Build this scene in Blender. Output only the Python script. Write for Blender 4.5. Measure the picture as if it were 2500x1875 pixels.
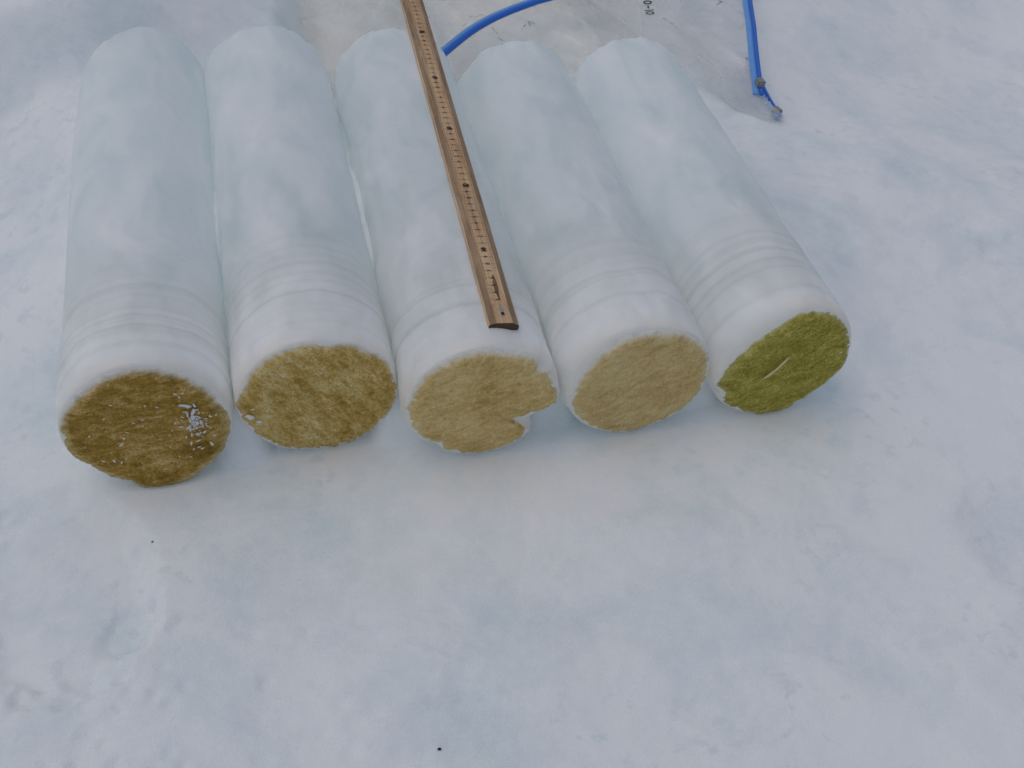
import bpy, math, random
import numpy as np
from mathutils import Matrix, Vector

for o in list(bpy.data.objects):
    bpy.data.objects.remove(o)
scene = bpy.context.scene
COL = scene.collection
R = math.radians

# ------------------------------------------------------------------ camera
cam_data = bpy.data.cameras.new('camera')
cam_data.sensor_width = 36.0
cam_data.lens = 41.0
cam_data.clip_start = 0.02
cam_data.clip_end = 2000.0
cam = bpy.data.objects.new('camera', cam_data)
COL.objects.link(cam)
right = Vector((0.98033, -0.19476, 0.03205))
up = Vector((0.11723, 0.70516, 0.6993))
back = -Vector((0.15879, 0.68178, -0.71411))
cam.matrix_world = Matrix(((right.x, up.x, back.x, -0.15785),
                           (right.y, up.y, back.y, -0.720447),
                           (right.z, up.z, back.z, 0.823645),
                           (0, 0, 0, 1)))
scene.camera = cam

# ------------------------------------------------------------------ overcast sky and sun
SUN_EL, SUN_AZ = 74.0, -75.0          # azimuth measured from +Y (behind the cores) towards +X
world = bpy.data.worlds.new('World')
scene.world = world
world.use_nodes = True
wn, wl = world.node_tree.nodes, world.node_tree.links
wn.clear()
sky = wn.new('ShaderNodeTexSky')
sky.sky_type = 'NISHITA'
sky.sun_disc = False
sky.sun_elevation = R(SUN_EL)
sky.sun_rotation = R(SUN_AZ)
sky.air_density = 1.0
sky.dust_density = 3.0
sky.ozone_density = 1.0
bg = wn.new('ShaderNodeBackground')
bg.inputs['Strength'].default_value = 0.10
wo = wn.new('ShaderNodeOutputWorld')
wl.new(sky.outputs[0], bg.inputs[0])
wl.new(bg.outputs[0], wo.inputs[0])

sun_data = bpy.data.lights.new('sun', 'SUN')
sun_data.energy = 0.7
sun_data.angle = R(150)
sun_data.color = (1.0, 0.97, 0.92)
sun = bpy.data.objects.new('sun', sun_data)
COL.objects.link(sun)
sd = Vector((math.sin(R(SUN_AZ)) * math.cos(R(SUN_EL)), math.cos(R(SUN_AZ)) * math.cos(R(SUN_EL)), math.sin(R(SUN_EL))))
sun.rotation_euler = sd.to_track_quat('Z', 'Y').to_euler()
sun.location = sd * 5

vs = scene.view_settings
vs.view_transform = 'Standard'
vs.look = 'None'
vs.exposure = -0.48
vs.gamma = 1.0
vs.use_curve_mapping = False
scene.cycles.max_bounces = 16
scene.cycles.diffuse_bounces = 10
scene.cycles.use_adaptive_sampling = True
scene.cycles.adaptive_threshold = 0.02
scene.cycles.transparent_max_bounces = 24
scene.cycles.use_denoising = True
scene.cycles.sample_clamp_indirect = 4.0

# ------------------------------------------------------------------ helpers
def _hash(ix, iy, iz, seed):
    h = (ix.astype(np.int64) * 374761393 + iy.astype(np.int64) * 668265263 + iz.astype(np.int64) * 2147483647 + seed * 1274126177) & 0xFFFFFFFF
    h = ((h ^ (h >> 13)) * 1274126177) & 0xFFFFFFFF
    h = ((h ^ (h >> 16)) * 2246822519) & 0xFFFFFFFF
    h = h ^ (h >> 15)
    return (h & 0xFFFFFF) / float(0xFFFFFF) * 2 - 1

def vnoise(x, y, z=0.0, seed=0):
    x = np.asarray(x, float); y = np.asarray(y, float)
    if np.ndim(z) == 0 and z == 0:
        xi, yi = np.floor(x), np.floor(y)
        fx, fy = x - xi, y - yi
        u = fx * fx * fx * (fx * (fx * 6 - 15) + 10); v = fy * fy * fy * (fy * (fy * 6 - 15) + 10)
        o = np.zeros_like(xi)
        def g(i, j):
            t = _hash(xi + i, yi + j, o, seed) * math.pi
            return np.cos(t) * (fx - i) + np.sin(t) * (fy - j)
        return 1.5 * ((g(0, 0) * (1 - u) + g(1, 0) * u) * (1 - v) + (g(0, 1) * (1 - u) + g(1, 1) * u) * v)
    z = np.zeros_like(x) + z
    xi, yi, zi = np.floor(x), np.floor(y), np.floor(z)
    fx, fy, fz = x - xi, y - yi, z - zi
    q = lambda t: t * t * t * (t * (t * 6 - 15) + 10)
    u, v, w = q(fx), q(fy), q(fz)
    r = 0
    for dz in (0, 1):
        wz = w if dz else 1 - w
        for dy in (0, 1):
            wy = v if dy else 1 - v
            for dx in (0, 1):
                wx = u if dx else 1 - u
                r = r + _hash(xi + dx, yi + dy, zi + dz, seed) * wx * wy * wz
    return r

def fbm(x, y, z=0.0, seed=0, octv=4, gain=0.5):
    a, r, f = 1.0, 0, 1.0
    if np.ndim(z) == 0 and z == 0:
        x, y = np.asarray(x, float), np.asarray(y, float)
        for k in range(octv):
            c, s_ = math.cos(0.6 + 1.1 * k), math.sin(0.6 + 1.1 * k)
            r = r + a * vnoise((x * c - y * s_) * f + 17.3 * k, (x * s_ + y * c) * f - 9.1 * k, 0.0, seed + k)
            a *= gain; f *= 2.03
        return r
    for k in range(octv):
        r = r + a * vnoise(np.asarray(x) * f + 17.3 * k, np.asarray(y) * f - 9.1 * k, z * f, seed + k)
        a *= gain; f *= 2.03
    return r

def sstep(a, b, x):
    t = np.clip((x - a) / (b - a), 0, 1)
    return t * t * (3 - 2 * t)

def mesh_obj(name, verts, faces, mat=None, parent=None, smooth=True):
    me = bpy.data.meshes.new(name)
    me.from_pydata([tuple(v) for v in verts], [], faces)
    me.update()
    if smooth:
        me.polygons.foreach_set('use_smooth', [True] * len(me.polygons))
    if mat:
        me.materials.append(mat)
    o = bpy.data.objects.new(name, me)
    COL.objects.link(o)
    if parent:
        o.parent = parent
    return o

def fix_normals(o):
    import bmesh
    bm = bmesh.new()
    bm.from_mesh(o.data)
    bmesh.ops.recalc_face_normals(bm, faces=bm.faces)
    bm.to_mesh(o.data)
    bm.free()

def grid_faces(nu, nv, wrap_u=False):
    f = []
    for j in range(nv - 1):
        for i in range(nu if wrap_u else nu - 1):
            i2 = (i + 1) % nu
            f.append((j * nu + i, j * nu + i2, (j + 1) * nu + i2, (j + 1) * nu + i))
    return f

def tag(o, label, cat, group=None):
    o['label'] = label
    o['category'] = cat
    if group:
        o['group'] = group
    return o

def empty(name, loc, rz=0.0):
    o = bpy.data.objects.new(name, None)
    o.empty_display_size = 0.03
    o.location = loc
    o.rotation_euler = (0, 0, rz)
    COL.objects.link(o)
    return o

class NT:
    """small wrapper for building node materials"""
    def __init__(self, name):
        self.m = bpy.data.materials.new(name)
        self.m.use_nodes = True
        self.t = self.m.node_tree
        self.p = self.t.nodes['Principled BSDF']
        self.out = self.t.nodes['Material Output']
        self.tc = self.t.nodes.new('ShaderNodeTexCoord')
    def n(self, kind, **kw):
        nd = self.t.nodes.new(kind)
        for k, v in kw.items():
            setattr(nd, k, v)
        return nd
    def l(self, a, b):
        self.t.links.new(a, b)
    def val(self, sock, v):
        if isinstance(v, bpy.types.NodeSocket):
            self.l(v, sock)
        else:
            sock.default_value = v
    def mapping(self, rot=(0, 0, 0), scale=(1, 1, 1), loc=(0, 0, 0), kind='POINT'):
        mp = self.n('ShaderNodeMapping', vector_type=kind)
        mp.inputs['Rotation'].default_value = rot
        mp.inputs['Scale'].default_value = scale
        mp.inputs['Location'].default_value = loc
        self.l(self.tc.outputs['Object'], mp.inputs['Vector'])
        return mp.outputs[0]
    def noise(self, vec=None, scale=5.0, detail=4.0, rough=0.5, dist=0.0):
        nd = self.n('ShaderNodeTexNoise')
        self.l(vec if vec is not None else self.tc.outputs['Object'], nd.inputs['Vector'])
        nd.inputs['Scale'].default_value = scale
        nd.inputs['Detail'].default_value = detail
        nd.inputs['Roughness'].default_value = rough
        nd.inputs['Distortion'].default_value = dist
        return nd.outputs['Fac']
    def ramp(self, fac, stops, interp='LINEAR'):
        nd = self.n('ShaderNodeValToRGB')
        cr = nd.color_ramp
        cr.interpolation = interp
        while len(cr.elements) > 1:
            cr.elements.remove(cr.elements[0])
        cr.elements[0].position = stops[0][0]
        cr.elements[0].color = (*stops[0][1], 1)
        for p, c in stops[1:]:
            e = cr.elements.new(p)
            e.color = (*c, 1)
        self.l(fac, nd.inputs[0])
        return nd.outputs[0]
    def step(self, x, a, b):
        nd = self.n('ShaderNodeMapRange', interpolation_type='SMOOTHSTEP')
        nd.inputs['From Min'].default_value = a
        nd.inputs['From Max'].default_value = b
        self.l(x, nd.inputs['Value'])
        return nd.outputs[0]
    def math(self, op, a, b=0.0):
        nd = self.n('ShaderNodeMath', operation=op)
        self.val(nd.inputs[0], a)
        self.val(nd.inputs[1], b)
        return nd.outputs[0]
    def mix(self, fac, a, b, blend='MIX'):
        nd = self.n('ShaderNodeMix', data_type='RGBA', blend_type=blend)
        self.val(nd.inputs[0], fac)
        self.val(nd.inputs[6], (*a, 1) if isinstance(a, tuple) else a)
        self.val(nd.inputs[7], (*b, 1) if isinstance(b, tuple) else b)
        return nd.outputs[2]
    def bump(self, h, strength=0.3, dist=0.001, normal=None):
        nd = self.n('ShaderNodeBump')
        nd.inputs['Strength'].default_value = strength
        nd.inputs['Distance'].default_value = dist
        self.l(h, nd.inputs['Height'])
        if normal is not None:
            self.l(normal, nd.inputs['Normal'])
        self.l(nd.outputs[0], self.p.inputs['Normal'])
        return nd.outputs[0]
    def set(self, **kw):
        names = dict(color='Base Color', rough='Roughness', spec='Specular IOR Level', sss='Subsurface Weight',
                     radius='Subsurface Radius', sscale='Subsurface Scale', alpha='Alpha', metal='Metallic', ior='IOR',
                     trans='Transmission Weight', coat='Coat Weight')
        for k, v in kw.items():
            if k == 'color' and isinstance(v, tuple) and len(v) == 3:
                v = (*v, 1)
            self.val(self.p.inputs[names[k]], v)
        return self

def plain(name, color, rough=0.5, spec=0.4):
    return NT(name).set(color=color, rough=rough, spec=spec).m

# ------------------------------------------------------------------ materials
def snow_material():
    m = NT('snow')
    a = m.noise(scale=7.0, detail=5, rough=0.6, dist=0.4)
    b = m.noise(scale=38.0, detail=5, rough=0.65)
    c = m.noise(scale=420.0, detail=2, rough=0.6)
    wet = m.math('ADD', m.math('MULTIPLY', a, 0.75), m.math('MULTIPLY', b, 0.25))
    col = m.ramp(wet, [(0.36, (0.70, 0.79, 0.815)), (0.44, (0.785, 0.85, 0.865)), (0.53, (0.862, 0.896, 0.90)), (0.7, (0.897, 0.916, 0.914))])
    spot = m.noise(scale=55.0, detail=3, rough=0.55, dist=0.3)
    patch = m.noise(m.mapping(loc=(2.3, 5.1, 0)), scale=4.5, detail=2)
    col = m.mix(m.math('MULTIPLY', m.math('MULTIPLY', m.step(spot, 0.55, 0.70), m.step(patch, 0.42, 0.60)), 0.75), col, (0.70, 0.785, 0.815))
    spk = m.noise(scale=900.0, detail=1, rough=0.5)
    col = m.mix(m.math('MULTIPLY', m.step(spk, 0.45, 0.75), 0.35), col, (0.96, 0.965, 0.97))
    m.set(color=col, rough=0.75, spec=0.2)
    m.bump(m.math('ADD', m.math('MULTIPLY', b, 1.2), m.math('MULTIPLY', c, 1.6)), 0.35, 0.0009)
    return m.m

def ice_material(name, seed):
    m = NT(name)
    sep = m.n('ShaderNodeSeparateXYZ')
    m.l(m.tc.outputs['Object'], sep.inputs[0])
    y = sep.outputs[1]
    cloud = m.noise(m.mapping(scale=(1, 0.5, 1), loc=(seed * 3.1, seed * 1.7, 0)), scale=22, detail=5, rough=0.6, dist=0.5)
    warp = m.noise(m.mapping(loc=(seed, 0, 0)), scale=13, detail=3, rough=0.6)
    yw = m.math('ADD', y, m.math('MULTIPLY', m.math('SUBTRACT', warp, 0.5), 0.014))
    # growth layers across the axis
    comb = m.n('ShaderNodeCombineXYZ')
    m.l(yw, comb.inputs[0])
    comb.inputs[1].default_value = seed * 5.37
    nb = m.n('ShaderNodeTexNoise')
    m.l(comb.outputs[0], nb.inputs['Vector'])
    nb.inputs['Scale'].default_value = 95.0
    nb.inputs['Detail'].default_value = 2.0
    band = m.ramp(nb.outputs['Fac'], [(0.33, (0.0,) * 3), (0.50, (0.9,) * 3), (0.66, (1.0,) * 3)])
    mid = m.ramp(cloud, [(0.32, (0.93, 0.975, 0.98)), (0.47, (0.965, 0.99, 0.99)), (0.58, (0.982, 0.994, 0.993)), (0.68, (0.995, 0.996, 0.995))])
    zone = m.math('SUBTRACT', 1.0, m.step(yw, 0.03, 0.19))          # layered bottom of the core
    lay = m.mix(band, (0.82, 0.835, 0.80), (0.99, 0.987, 0.975))
    col = m.mix(m.math('MULTIPLY', zone, 0.85), mid, lay)
    tip = m.math('SUBTRACT', 1.0, m.step(yw, 0.006, 0.040))           # white bubbly ice next to the algae layer
    col = m.mix(tip, col, (0.985, 0.98, 0.962))
    stain = m.math('MULTIPLY', m.math('SUBTRACT', 1.0, m.step(yw, -0.002, 0.020)), m.step(cloud, 0.30, 0.60))     # ice stained by the algae
    col = m.mix(m.math('MULTIPLY', stain, 0.55), col, (0.86, 0.80, 0.66))
    grain = m.noise(scale=260, detail=3, rough=0.7)
    # milky ice: part of the light is turned back at the surface, the rest passes through the core
    nrm = m.bump(m.math('ADD', grain, m.math('MULTIPLY', cloud, 3.0)), 0.3, 0.0010)
    dif = m.n('ShaderNodeBsdfDiffuse')
    trl = m.n('ShaderNodeBsdfTranslucent')
    m.l(col, dif.inputs['Color'])
    m.l(m.mix(1.0, col, (0.972, 1.0, 0.998), 'MULTIPLY'), trl.inputs['Color'])
    m.l(nrm, dif.inputs['Normal'])
    mx = m.n('ShaderNodeMixShader')
    fac = m.math('ADD', 0.46, m.math('MULTIPLY', m.math('SUBTRACT', 0.5, cloud), 0.8))
    fac = m.math('SUBTRACT', fac, m.math('MULTIPLY', m.math('SUBTRACT', 1.0, m.step(yw, 0.005, 0.13)), 0.24))
    m.val(mx.inputs[0], fac)
    m.l(dif.outputs[0], mx.inputs[1])
    m.l(trl.outputs[0], mx.inputs[2])
    gl = m.n('ShaderNodeBsdfGlossy')
    gl.inputs['Roughness'].default_value = 0.35
    gl.inputs['Color'].default_value = (1, 1, 1, 1)
    m.l(nrm, gl.inputs['Normal'])
    mg = m.n('ShaderNodeMixShader')
    mg.inputs[0].default_value = 0.035
    m.l(mx.outputs[0], mg.inputs[1])
    m.l(gl.outputs[0], mg.inputs[2])
    m.l(mg.outputs[0], m.out.inputs['Surface'])
    return m.m

def algae_material(name, dark, mid, light, ang, seed, speck, edge_col):
    m = NT(name)
    v = m.mapping(rot=(0, -ang, 0), scale=(1, 1, 0.40), loc=(seed * 0.7, 0, seed * 0.31), kind='TEXTURE')
    s1 = m.noise(v, scale=48, detail=6, rough=0.7, dist=0.9)
    s2 = m.noise(v, scale=150, detail=4, rough=0.7)
    big = m.noise(m.mapping(loc=(seed, 0, 0)), scale=28, detail=3)
    sp = m.noise(scale=620, detail=3, rough=0.8)
    gran = m.noise(scale=260, detail=4, rough=0.75)
    t = m.math('ADD', m.math('ADD', m.math('MULTIPLY', s1, 0.42), m.math('MULTIPLY', s2, 0.10)), m.math('ADD', m.math('MULTIPLY', big, 0.22), m.math('MULTIPLY', gran, 0.26)))
    col = m.ramp(t, [(0.40, dark), (0.5, mid), (0.60, light)])
    spm = m.math('MULTIPLY', m.step(sp, 0.52, 0.60), speck)
    col = m.mix(spm, col, tuple(c * 0.5 for c in dark))
    at = m.n('ShaderNodeAttribute', attribute_name='edge')
    e = m.math('ADD', at.outputs['Fac'], m.math('MULTIPLY', m.math('SUBTRACT', s1, 0.5), 0.5))
    col = m.mix(m.math('MULTIPLY', m.step(e, 0.60, 1.15), 0.45), col, edge_col)
    # the algae thin out into clean white ice towards the rim
    sof = m.n('ShaderNodeAttribute', attribute_name='thin')
    th = m.math('ADD', sof.outputs['Fac'], m.math('MULTIPLY', m.math('SUBTRACT', s1, 0.5), 0.35))
    col = m.mix(m.step(th, 0.20, 1.0), col, (0.94, 0.93, 0.90))
    m.set(color=col, rough=0.85, spec=0.12)
    m.bump(m.math('ADD', gran, m.math('MULTIPLY', sp, 0.9)), 0.45, 0.0010)
    return m.m

def wood_material(name, dark, mid, light, wear=0.3):
    m = NT(name)
    v = m.mapping(scale=(1, 0.035, 1))
    g = m.noise(v, scale=520, detail=4, rough=0.65, dist=0.3)
    st = m.noise(m.mapping(scale=(1, 0.22, 1)), scale=70, detail=4, rough=0.6)
    col = m.ramp(m.math('ADD', m.math('MULTIPLY', g, 0.55), m.math('MULTIPLY', st, 0.45)), [(0.35, dark), (0.5, mid), (0.65, light)])
    pal = m.noise(m.mapping(scale=(1, 0.3, 1), loc=(3, 1, 2)), scale=90, detail=4, rough=0.7)
    col = m.mix(m.math('MULTIPLY', m.step(pal, 0.56, 0.66), wear), col, (0.52, 0.47, 0.40))
    fleck = m.noise(scale=900, detail=1)
    col = m.mix(m.math('MULTIPLY', m.step(fleck, 0.66, 0.74), 0.7), col, tuple(c * 0.4 for c in dark))
    m.set(color=col, rough=0.55, spec=0.3)
    m.bump(g, 0.25, 0.0004)
    return m.m

def film_material(name, tint, alpha_lo, alpha_hi, seed):
    m = NT(name)
    c = m.noise(m.mapping(loc=(seed, seed, 0)), scale=11, detail=5, rough=0.6, dist=0.8)
    col = m.ramp(c, [(0.35, tuple(t * 0.86 for t in tint)), (0.62, tint)])
    al = m.n('ShaderNodeMapRange')
    m.l(c, al.inputs['Value'])
    al.inputs['From Min'].default_value = 0.35
    al.inputs['From Max'].default_value = 0.65
    al.inputs['To Min'].default_value = alpha_hi
    al.inputs['To Max'].default_value = alpha_lo
    m.set(color=col, rough=0.16, spec=0.6, alpha=al.outputs[0], coat=1.0)
    m.p.inputs['Coat Roughness'].default_value = 0.08
    return m.m

SNOW = snow_material()
CRUMB = NT('frost_crumb').set(color=(0.74, 0.75, 0.74), rough=0.3, spec=0.4, sss=0.6, radius=(1, 1, 1), sscale=0.002).m

# ------------------------------------------------------------------ ground
# cores: x, y of the front face centre, heading, length (metres)
CORES = [(-0.3115, 0.0020, -0.0237, 0.570),
         (-0.1635, 0.0100, -0.0340, 0.540),
         (-0.0205, -0.0220, -0.0225, 0.548),
         (0.1225, -0.0180, -0.0360, 0.496),
         (0.2650, -0.0150, -0.0530, 0.484)]
RC = 0.0705

def seg_dip(x, y, cx, cy, ax, ay, ang, depth, sharp=0.25, seed=0, rag=0.25):
    """a pressed-in oval hollow with a ragged rim"""
    c, s = math.cos(ang), math.sin(ang)
    out = np.zeros_like(x)
    m = np.hypot(x - cx, y - cy) < max(ax, ay) * 2.2
    if not m.any():
        return out
    x, y = x[m], y[m]
    u = ((x - cx) * c + (y - cy) * s) / ax
    v = (-(x - cx) * s + (y - cy) * c) / ay
    d = np.hypot(u, v) + (rag * fbm(x * 40, y * 40, 0.0, 900 + seed, 3) if rag else 0)
    out[m] = -depth * (1 - sstep(1 - sharp, 1 + sharp, d))
    return out

def snow_height(x, y):
    z = 0.005 * fbm(x * 5, y * 5, 0, 1, 3) + 0.0012 * fbm(x * 18, y * 18, 0, 5, 3) + 0.00012 * fbm(x * 110, y * 110, 0, 9, 3)
    # wind crust: thin raised plates with broken edges
    wx = x + 0.03 * fbm(x * 11, y * 11, 0, 23, 3); wy = y + 0.03 * fbm(x * 11, y * 11, 0, 27, 3)
    pl = fbm(wx * 7, wy * 7, 0, 21, 5, 0.6)
    z = z + 0.0012 * sstep(0.20, 0.75, pl) + 0.0010 * sstep(-0.85, -0.35, pl)
    pit = fbm(x * 55, y * 55, 0, 33, 3)
    z = z - 0.0006 * sstep(0.42, 1.0, pit)
    # boot prints and hollows
    z = z + seg_dip(x, y, -0.392, -0.105, 0.070, 0.105, 0.15, 0.017, 0.22, 1, 0.12)
    z = z + seg_dip(x, y, -0.335, -0.150, 0.028, 0.020, 0.6, 0.007, 0.3, 2)
    z = z + seg_dip(x, y, 0.450, -0.205, 0.050, 0.060, 0.5, 0.012, 0.45, 3, 0.06)
    z = z + seg_dip(x, y, 0.640, 0.180, 0.050, 0.024, 0.1, 0.005, 0.45, 4)
    z = z + seg_dip(x, y, 0.98, 0.70, 0.34, 0.28, 0.5, 0.080, 0.80, 6, 0.0)
    z = z + seg_dip(x, y, -0.415, 0.80, 0.060, 0.028, -0.1, 0.010, 0.3, 7)
    z = z + seg_dip(x, y, -0.436, 0.635, 0.014, 0.022, 0.0, 0.010, 0.3, 8)
    z = z + seg_dip(x, y, -0.095, -0.292, 0.035, 0.030, 0.4, 0.005, 0.7, 9, 0.2)
    z = z + seg_dip(x, y, -0.070, -0.262, 0.016, 0.028, 0.2, 0.003, 0.7, 10, 0.2)
    z = z + seg_dip(x, y, 0.300, -0.262, 0.075, 0.040, 0.5, 0.006, 0.8, 11, 0.1)
    z = z + seg_dip(x, y, 0.10, -0.300, 0.09, 0.035, 0.1, 0.005, 0.8, 12, 0.1)
    z = z + seg_dip(x, y, 0.235, -0.100, 0.045, 0.030, 0.4, 0.003, 0.8, 13, 0.1)
    # boot tread studs
    for (x0, x1, y0, y1, st, dep, sd_) in ((-0.47, -0.29, -0.30, -0.195, 0.0185, 0.0024, 1), (-0.50, -0.405, 0.26, 0.39, 0.0165, 0.0028, 2),
                                           (-0.235, -0.12, -0.33, -0.17, 0.021, 0.0016, 3)):
        rr = random.Random(sd_)
        yy = y0; row = 0
        while yy < y1:
            xx = x0 + (row % 2) * st * 0.5
            while xx < x1:
                px, py = xx + rr.uniform(-.006, .006), yy + rr.uniform(-.006, .006)
                rad = st * rr.uniform(0.20, 0.42)
                k = dep * rr.choice((0.0, 0.0, 0.4, 0.7, 1.0))
                if k:
                    m = (np.abs(x - px) < rad * 2.2) & (np.abs(y - py) < rad * 2.2)
                    if m.any():
                        d2 = (x[m] - px) ** 2 + (y[m] - py) ** 2
                        z[m] -= k * np.exp(-(d2 / rad ** 2) ** 1.6)
                xx += st
            yy += st * 0.86; row += 1
    # level bed under and just before the cores
    bed = (1 - sstep(0.40, 0.46, np.abs(x + 0.02))) * sstep(-0.13, -0.03, y) * (1 - sstep(0.52, 0.62, y))
    z = z * (1 - 0.75 * bed) + 0.002 * bed
    # snow pushed up against the outer flanks of the row
    xl = -0.3115 - 0.0237 * y - RC
    xr = 0.2650 - 0.0530 * y + RC
    bump = 0.003 * fbm(x * 12, y * 12, 0, 71, 3)
    z = z + (0.074 + bump) * np.exp(0.3 - np.sqrt((x - xl - 0.01) ** 2 + 0.025 ** 2) / 0.085) * sstep(0.03, 0.22, y) * (1 - sstep(0.40, 0.80, y))
    z = z + (0.058 + bump) * np.exp(0.3 - np.sqrt((x - xr + 0.01) ** 2 + 0.02 ** 2) / 0.07) * sstep(0.01, 0.20, y) * (1 - sstep(0.30, 0.50, y))
    # drift behind the two left cores
    dr = 0.074 + 0.072 * (1 - sstep(-0.34, -0.15, x)) + 0.5 * bump
    dr = dr * (1 - sstep(-0.17, -0.10, x))
    z = z + dr * (0.40 * sstep(0.25, 0.62, y) + 0.60 * sstep(0.500, 0.595, y)) * np.exp(-np.maximum(y - 0.75, 0) / 0.8) * sstep(-1.6, -0.7, x)
    # slush packed into the valleys between neighbouring cores
    for a, b in zip(CORES[:-1], CORES[1:]):
        xm = (a[0] + b[0]) / 2 + (a[2] + b[2]) / 2 * y
        yb = min(a[1] + a[3], b[1] + b[3])
        k = 0.66 * sstep(-0.005, 0.03, y) + 0.34 * sstep(0.02, 0.24, y)
        k = k * (1 - 0.36 * sstep(yb - 0.24, yb - 0.03, y)) * (1 - sstep(yb - 0.022, yb - 0.010, y))
        top = 0.086 + 0.005 * fbm(x * 14, y * 14, 0, 72, 3)
        m = (np.abs(x - xm) < 0.06) & (k > 0)
        z[m] = np.maximum(z[m], (top * k * np.exp(-((x - xm) / 0.022) ** 4))[m])
    return z

def axis_samples(lo, hi, step, far):
    mid = list(np.arange(lo, hi + 1e-9, step))
    out_hi, d, p = [], step, mid[-1]
    while p < far:
        d *= 1.35; p += d; out_hi.append(p)
    out_lo, d, p = [], step, mid[0]
    while p > -far:
        d *= 1.35; p -= d; out_lo.append(p)
    return np.array(out_lo[::-1] + mid + out_hi)

gx = axis_samples(-0.62, 1.02, 0.003, 400)
gy = axis_samples(-0.46, 1.0, 0.003, 400)
GX, GY = np.meshgrid(gx, gy)
GZ = snow_height(GX, GY)
nu, nv = len(gx), len(gy)
me = bpy.data.meshes.new('snow_ground')
co = np.stack([GX, GY, GZ], -1).reshape(-1, 3)
idx = np.arange(nu * nv).reshape(nv, nu)
q = np.stack([idx[:-1, :-1], idx[:-1, 1:], idx[1:, 1:], idx[1:, :-1]], -1).reshape(-1, 4)
me.vertices.add(len(co)); me.vertices.foreach_set('co', co.ravel())
me.loops.add(q.size); me.loops.foreach_set('vertex_index', q.ravel())
me.polygons.add(len(q)); me.polygons.foreach_set('loop_start', np.arange(0, q.size, 4))
me.update(); me.validate()
me.polygons.foreach_set('use_smooth', [True] * len(q))
me.materials.append(SNOW)
ground = bpy.data.objects.new('snow_ground', me)
COL.objects.link(ground)
ground['kind'] = 'structure'

def gz(x, y):
    return float(snow_height(np.array([x]), np.array([y]))[0])

# ------------------------------------------------------------------ ice cores
OUTL = [
 [(-6.65, 1.79), (-5.8, 3.63), (-3.55, 5.64), (-2.01, 6.6), (-0.45, 6.9), (1.15, 6.85), (3.57, 5.9), (5.29, 4.19), (6.29, 1.73), (6.85, 0.04), (6.9, -1.58), (6.3, -3.1), (5.7, -4.1), (4.6, -5.1), (3.6, -5.8), (2.5, -6.5), (1.2, -6.95), (-0.47, -7.0), (-1.5, -6.6), (-2.37, -5.7), (-4.0, -5.1), (-5.38, -3.52), (-6.75, -2.3), (-6.95, -0.71)],
 [(-7.0, 0.72), (-6.04, 2.82), (-5.48, 4.2), (-4.24, 5.5), (-2.44, 6.4), (-0.67, 6.8), (1.33, 6.3), (3.05, 6.2), (4.6, 5.0), (5.6, 4.3), (6.3, 3.4), (6.7, 1.5), (6.9, -0.32), (6.7, -1.88), (6.0, -3.4), (5.2, -4.3), (4.12, -5.3), (2.53, -6.3), (0.23, -6.6), (-1.62, -6.27), (-3.8, -5.68), (-5.12, -4.27), (-6.34, -2.36), (-6.9, -0.61)],
 [(-6.75, 1.46), (-6.3, 2.4), (-5.73, 4.0), (-4.9, 5.0), (-3.6, 5.9), (-1.9, 6.6), (-0.1, 6.75), (1.7, 6.2), (3.1, 5.9), (4.7, 4.9), (4.95, 3.6), (5.9, 3.2), (6.3, 1.4), (6.9, -0.04), (6.7, -1.08), (5.9, -1.6), (4.7, -1.55), (4.1, -2.0), (3.2, -2.15), (2.8, -2.45), (3.4, -3.2), (4.1, -4.1), (3.5, -5.15), (2.0, -5.99), (0.1, -6.4), (-2.2, -6.0), (-3.5, -5.14), (-3.75, -4.1), (-5.2, -3.6), (-6.1, -2.13), (-6.6, -0.15)],
 [(-6.1, -1.42), (-5.6, 1.16), (-5.0, 2.86), (-3.7, 4.7), (-1.9, 6.0), (0.1, 6.3), (2.2, 6.1), (4.2, 5.3), (5.4, 4.3), (6.2, 3.1), (6.6, 1.6), (6.65, 0.1), (6.5, -1.9), (5.8, -3.6), (4.4, -5.0), (2.5, -5.8), (0.9, -6.4), (-0.4, -6.6), (-2.4, -5.9), (-4.5, -4.4), (-5.6, -2.86)],
 [(-6.4, -1.66), (-5.3, 0.9), (-4.3, 2.6), (-3.2, 3.6), (-1.4, 4.9), (0.6, 6.2), (1.7, 6.0), (4.1, 5.0), (5.8, 2.7), (6.5, 0.3), (6.6, -1.6), (5.4, -3.6), (4.0, -4.9), (2.2, -5.9), (2.3, -6.4), (0.7, -6.8), (-1.2, -6.7), (-3.6, -5.5), (-5.6, -3.74), (-5.3, -2.7)],
]
ALG = [  # dark, mid, light, streak angle, speckle, pale edge
 ((0.218, 0.132, 0.021), (0.429, 0.265, 0.055), (0.733, 0.486, 0.195), 0.10, 0.55, (0.792, 0.758, 0.448)),
 ((0.334, 0.206, 0.036), (0.609, 0.411, 0.123), (0.800, 0.662, 0.321), -0.95, 0.5, (0.800, 0.649, 0.350)),
 ((0.478, 0.328, 0.098), (0.709, 0.501, 0.202), (0.807, 0.656, 0.323), 0.28, 0.35, (0.807, 0.743, 0.468)),
 ((0.500, 0.346, 0.123), (0.696, 0.506, 0.224), (0.751, 0.624, 0.324), 0.42, 0.3, (0.751, 0.736, 0.482)),
 ((0.219, 0.187, 0.024), (0.426, 0.354, 0.064), (0.643, 0.554, 0.165), 0.42, 0.7, (0.643, 0.656, 0.279)),
]
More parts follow.
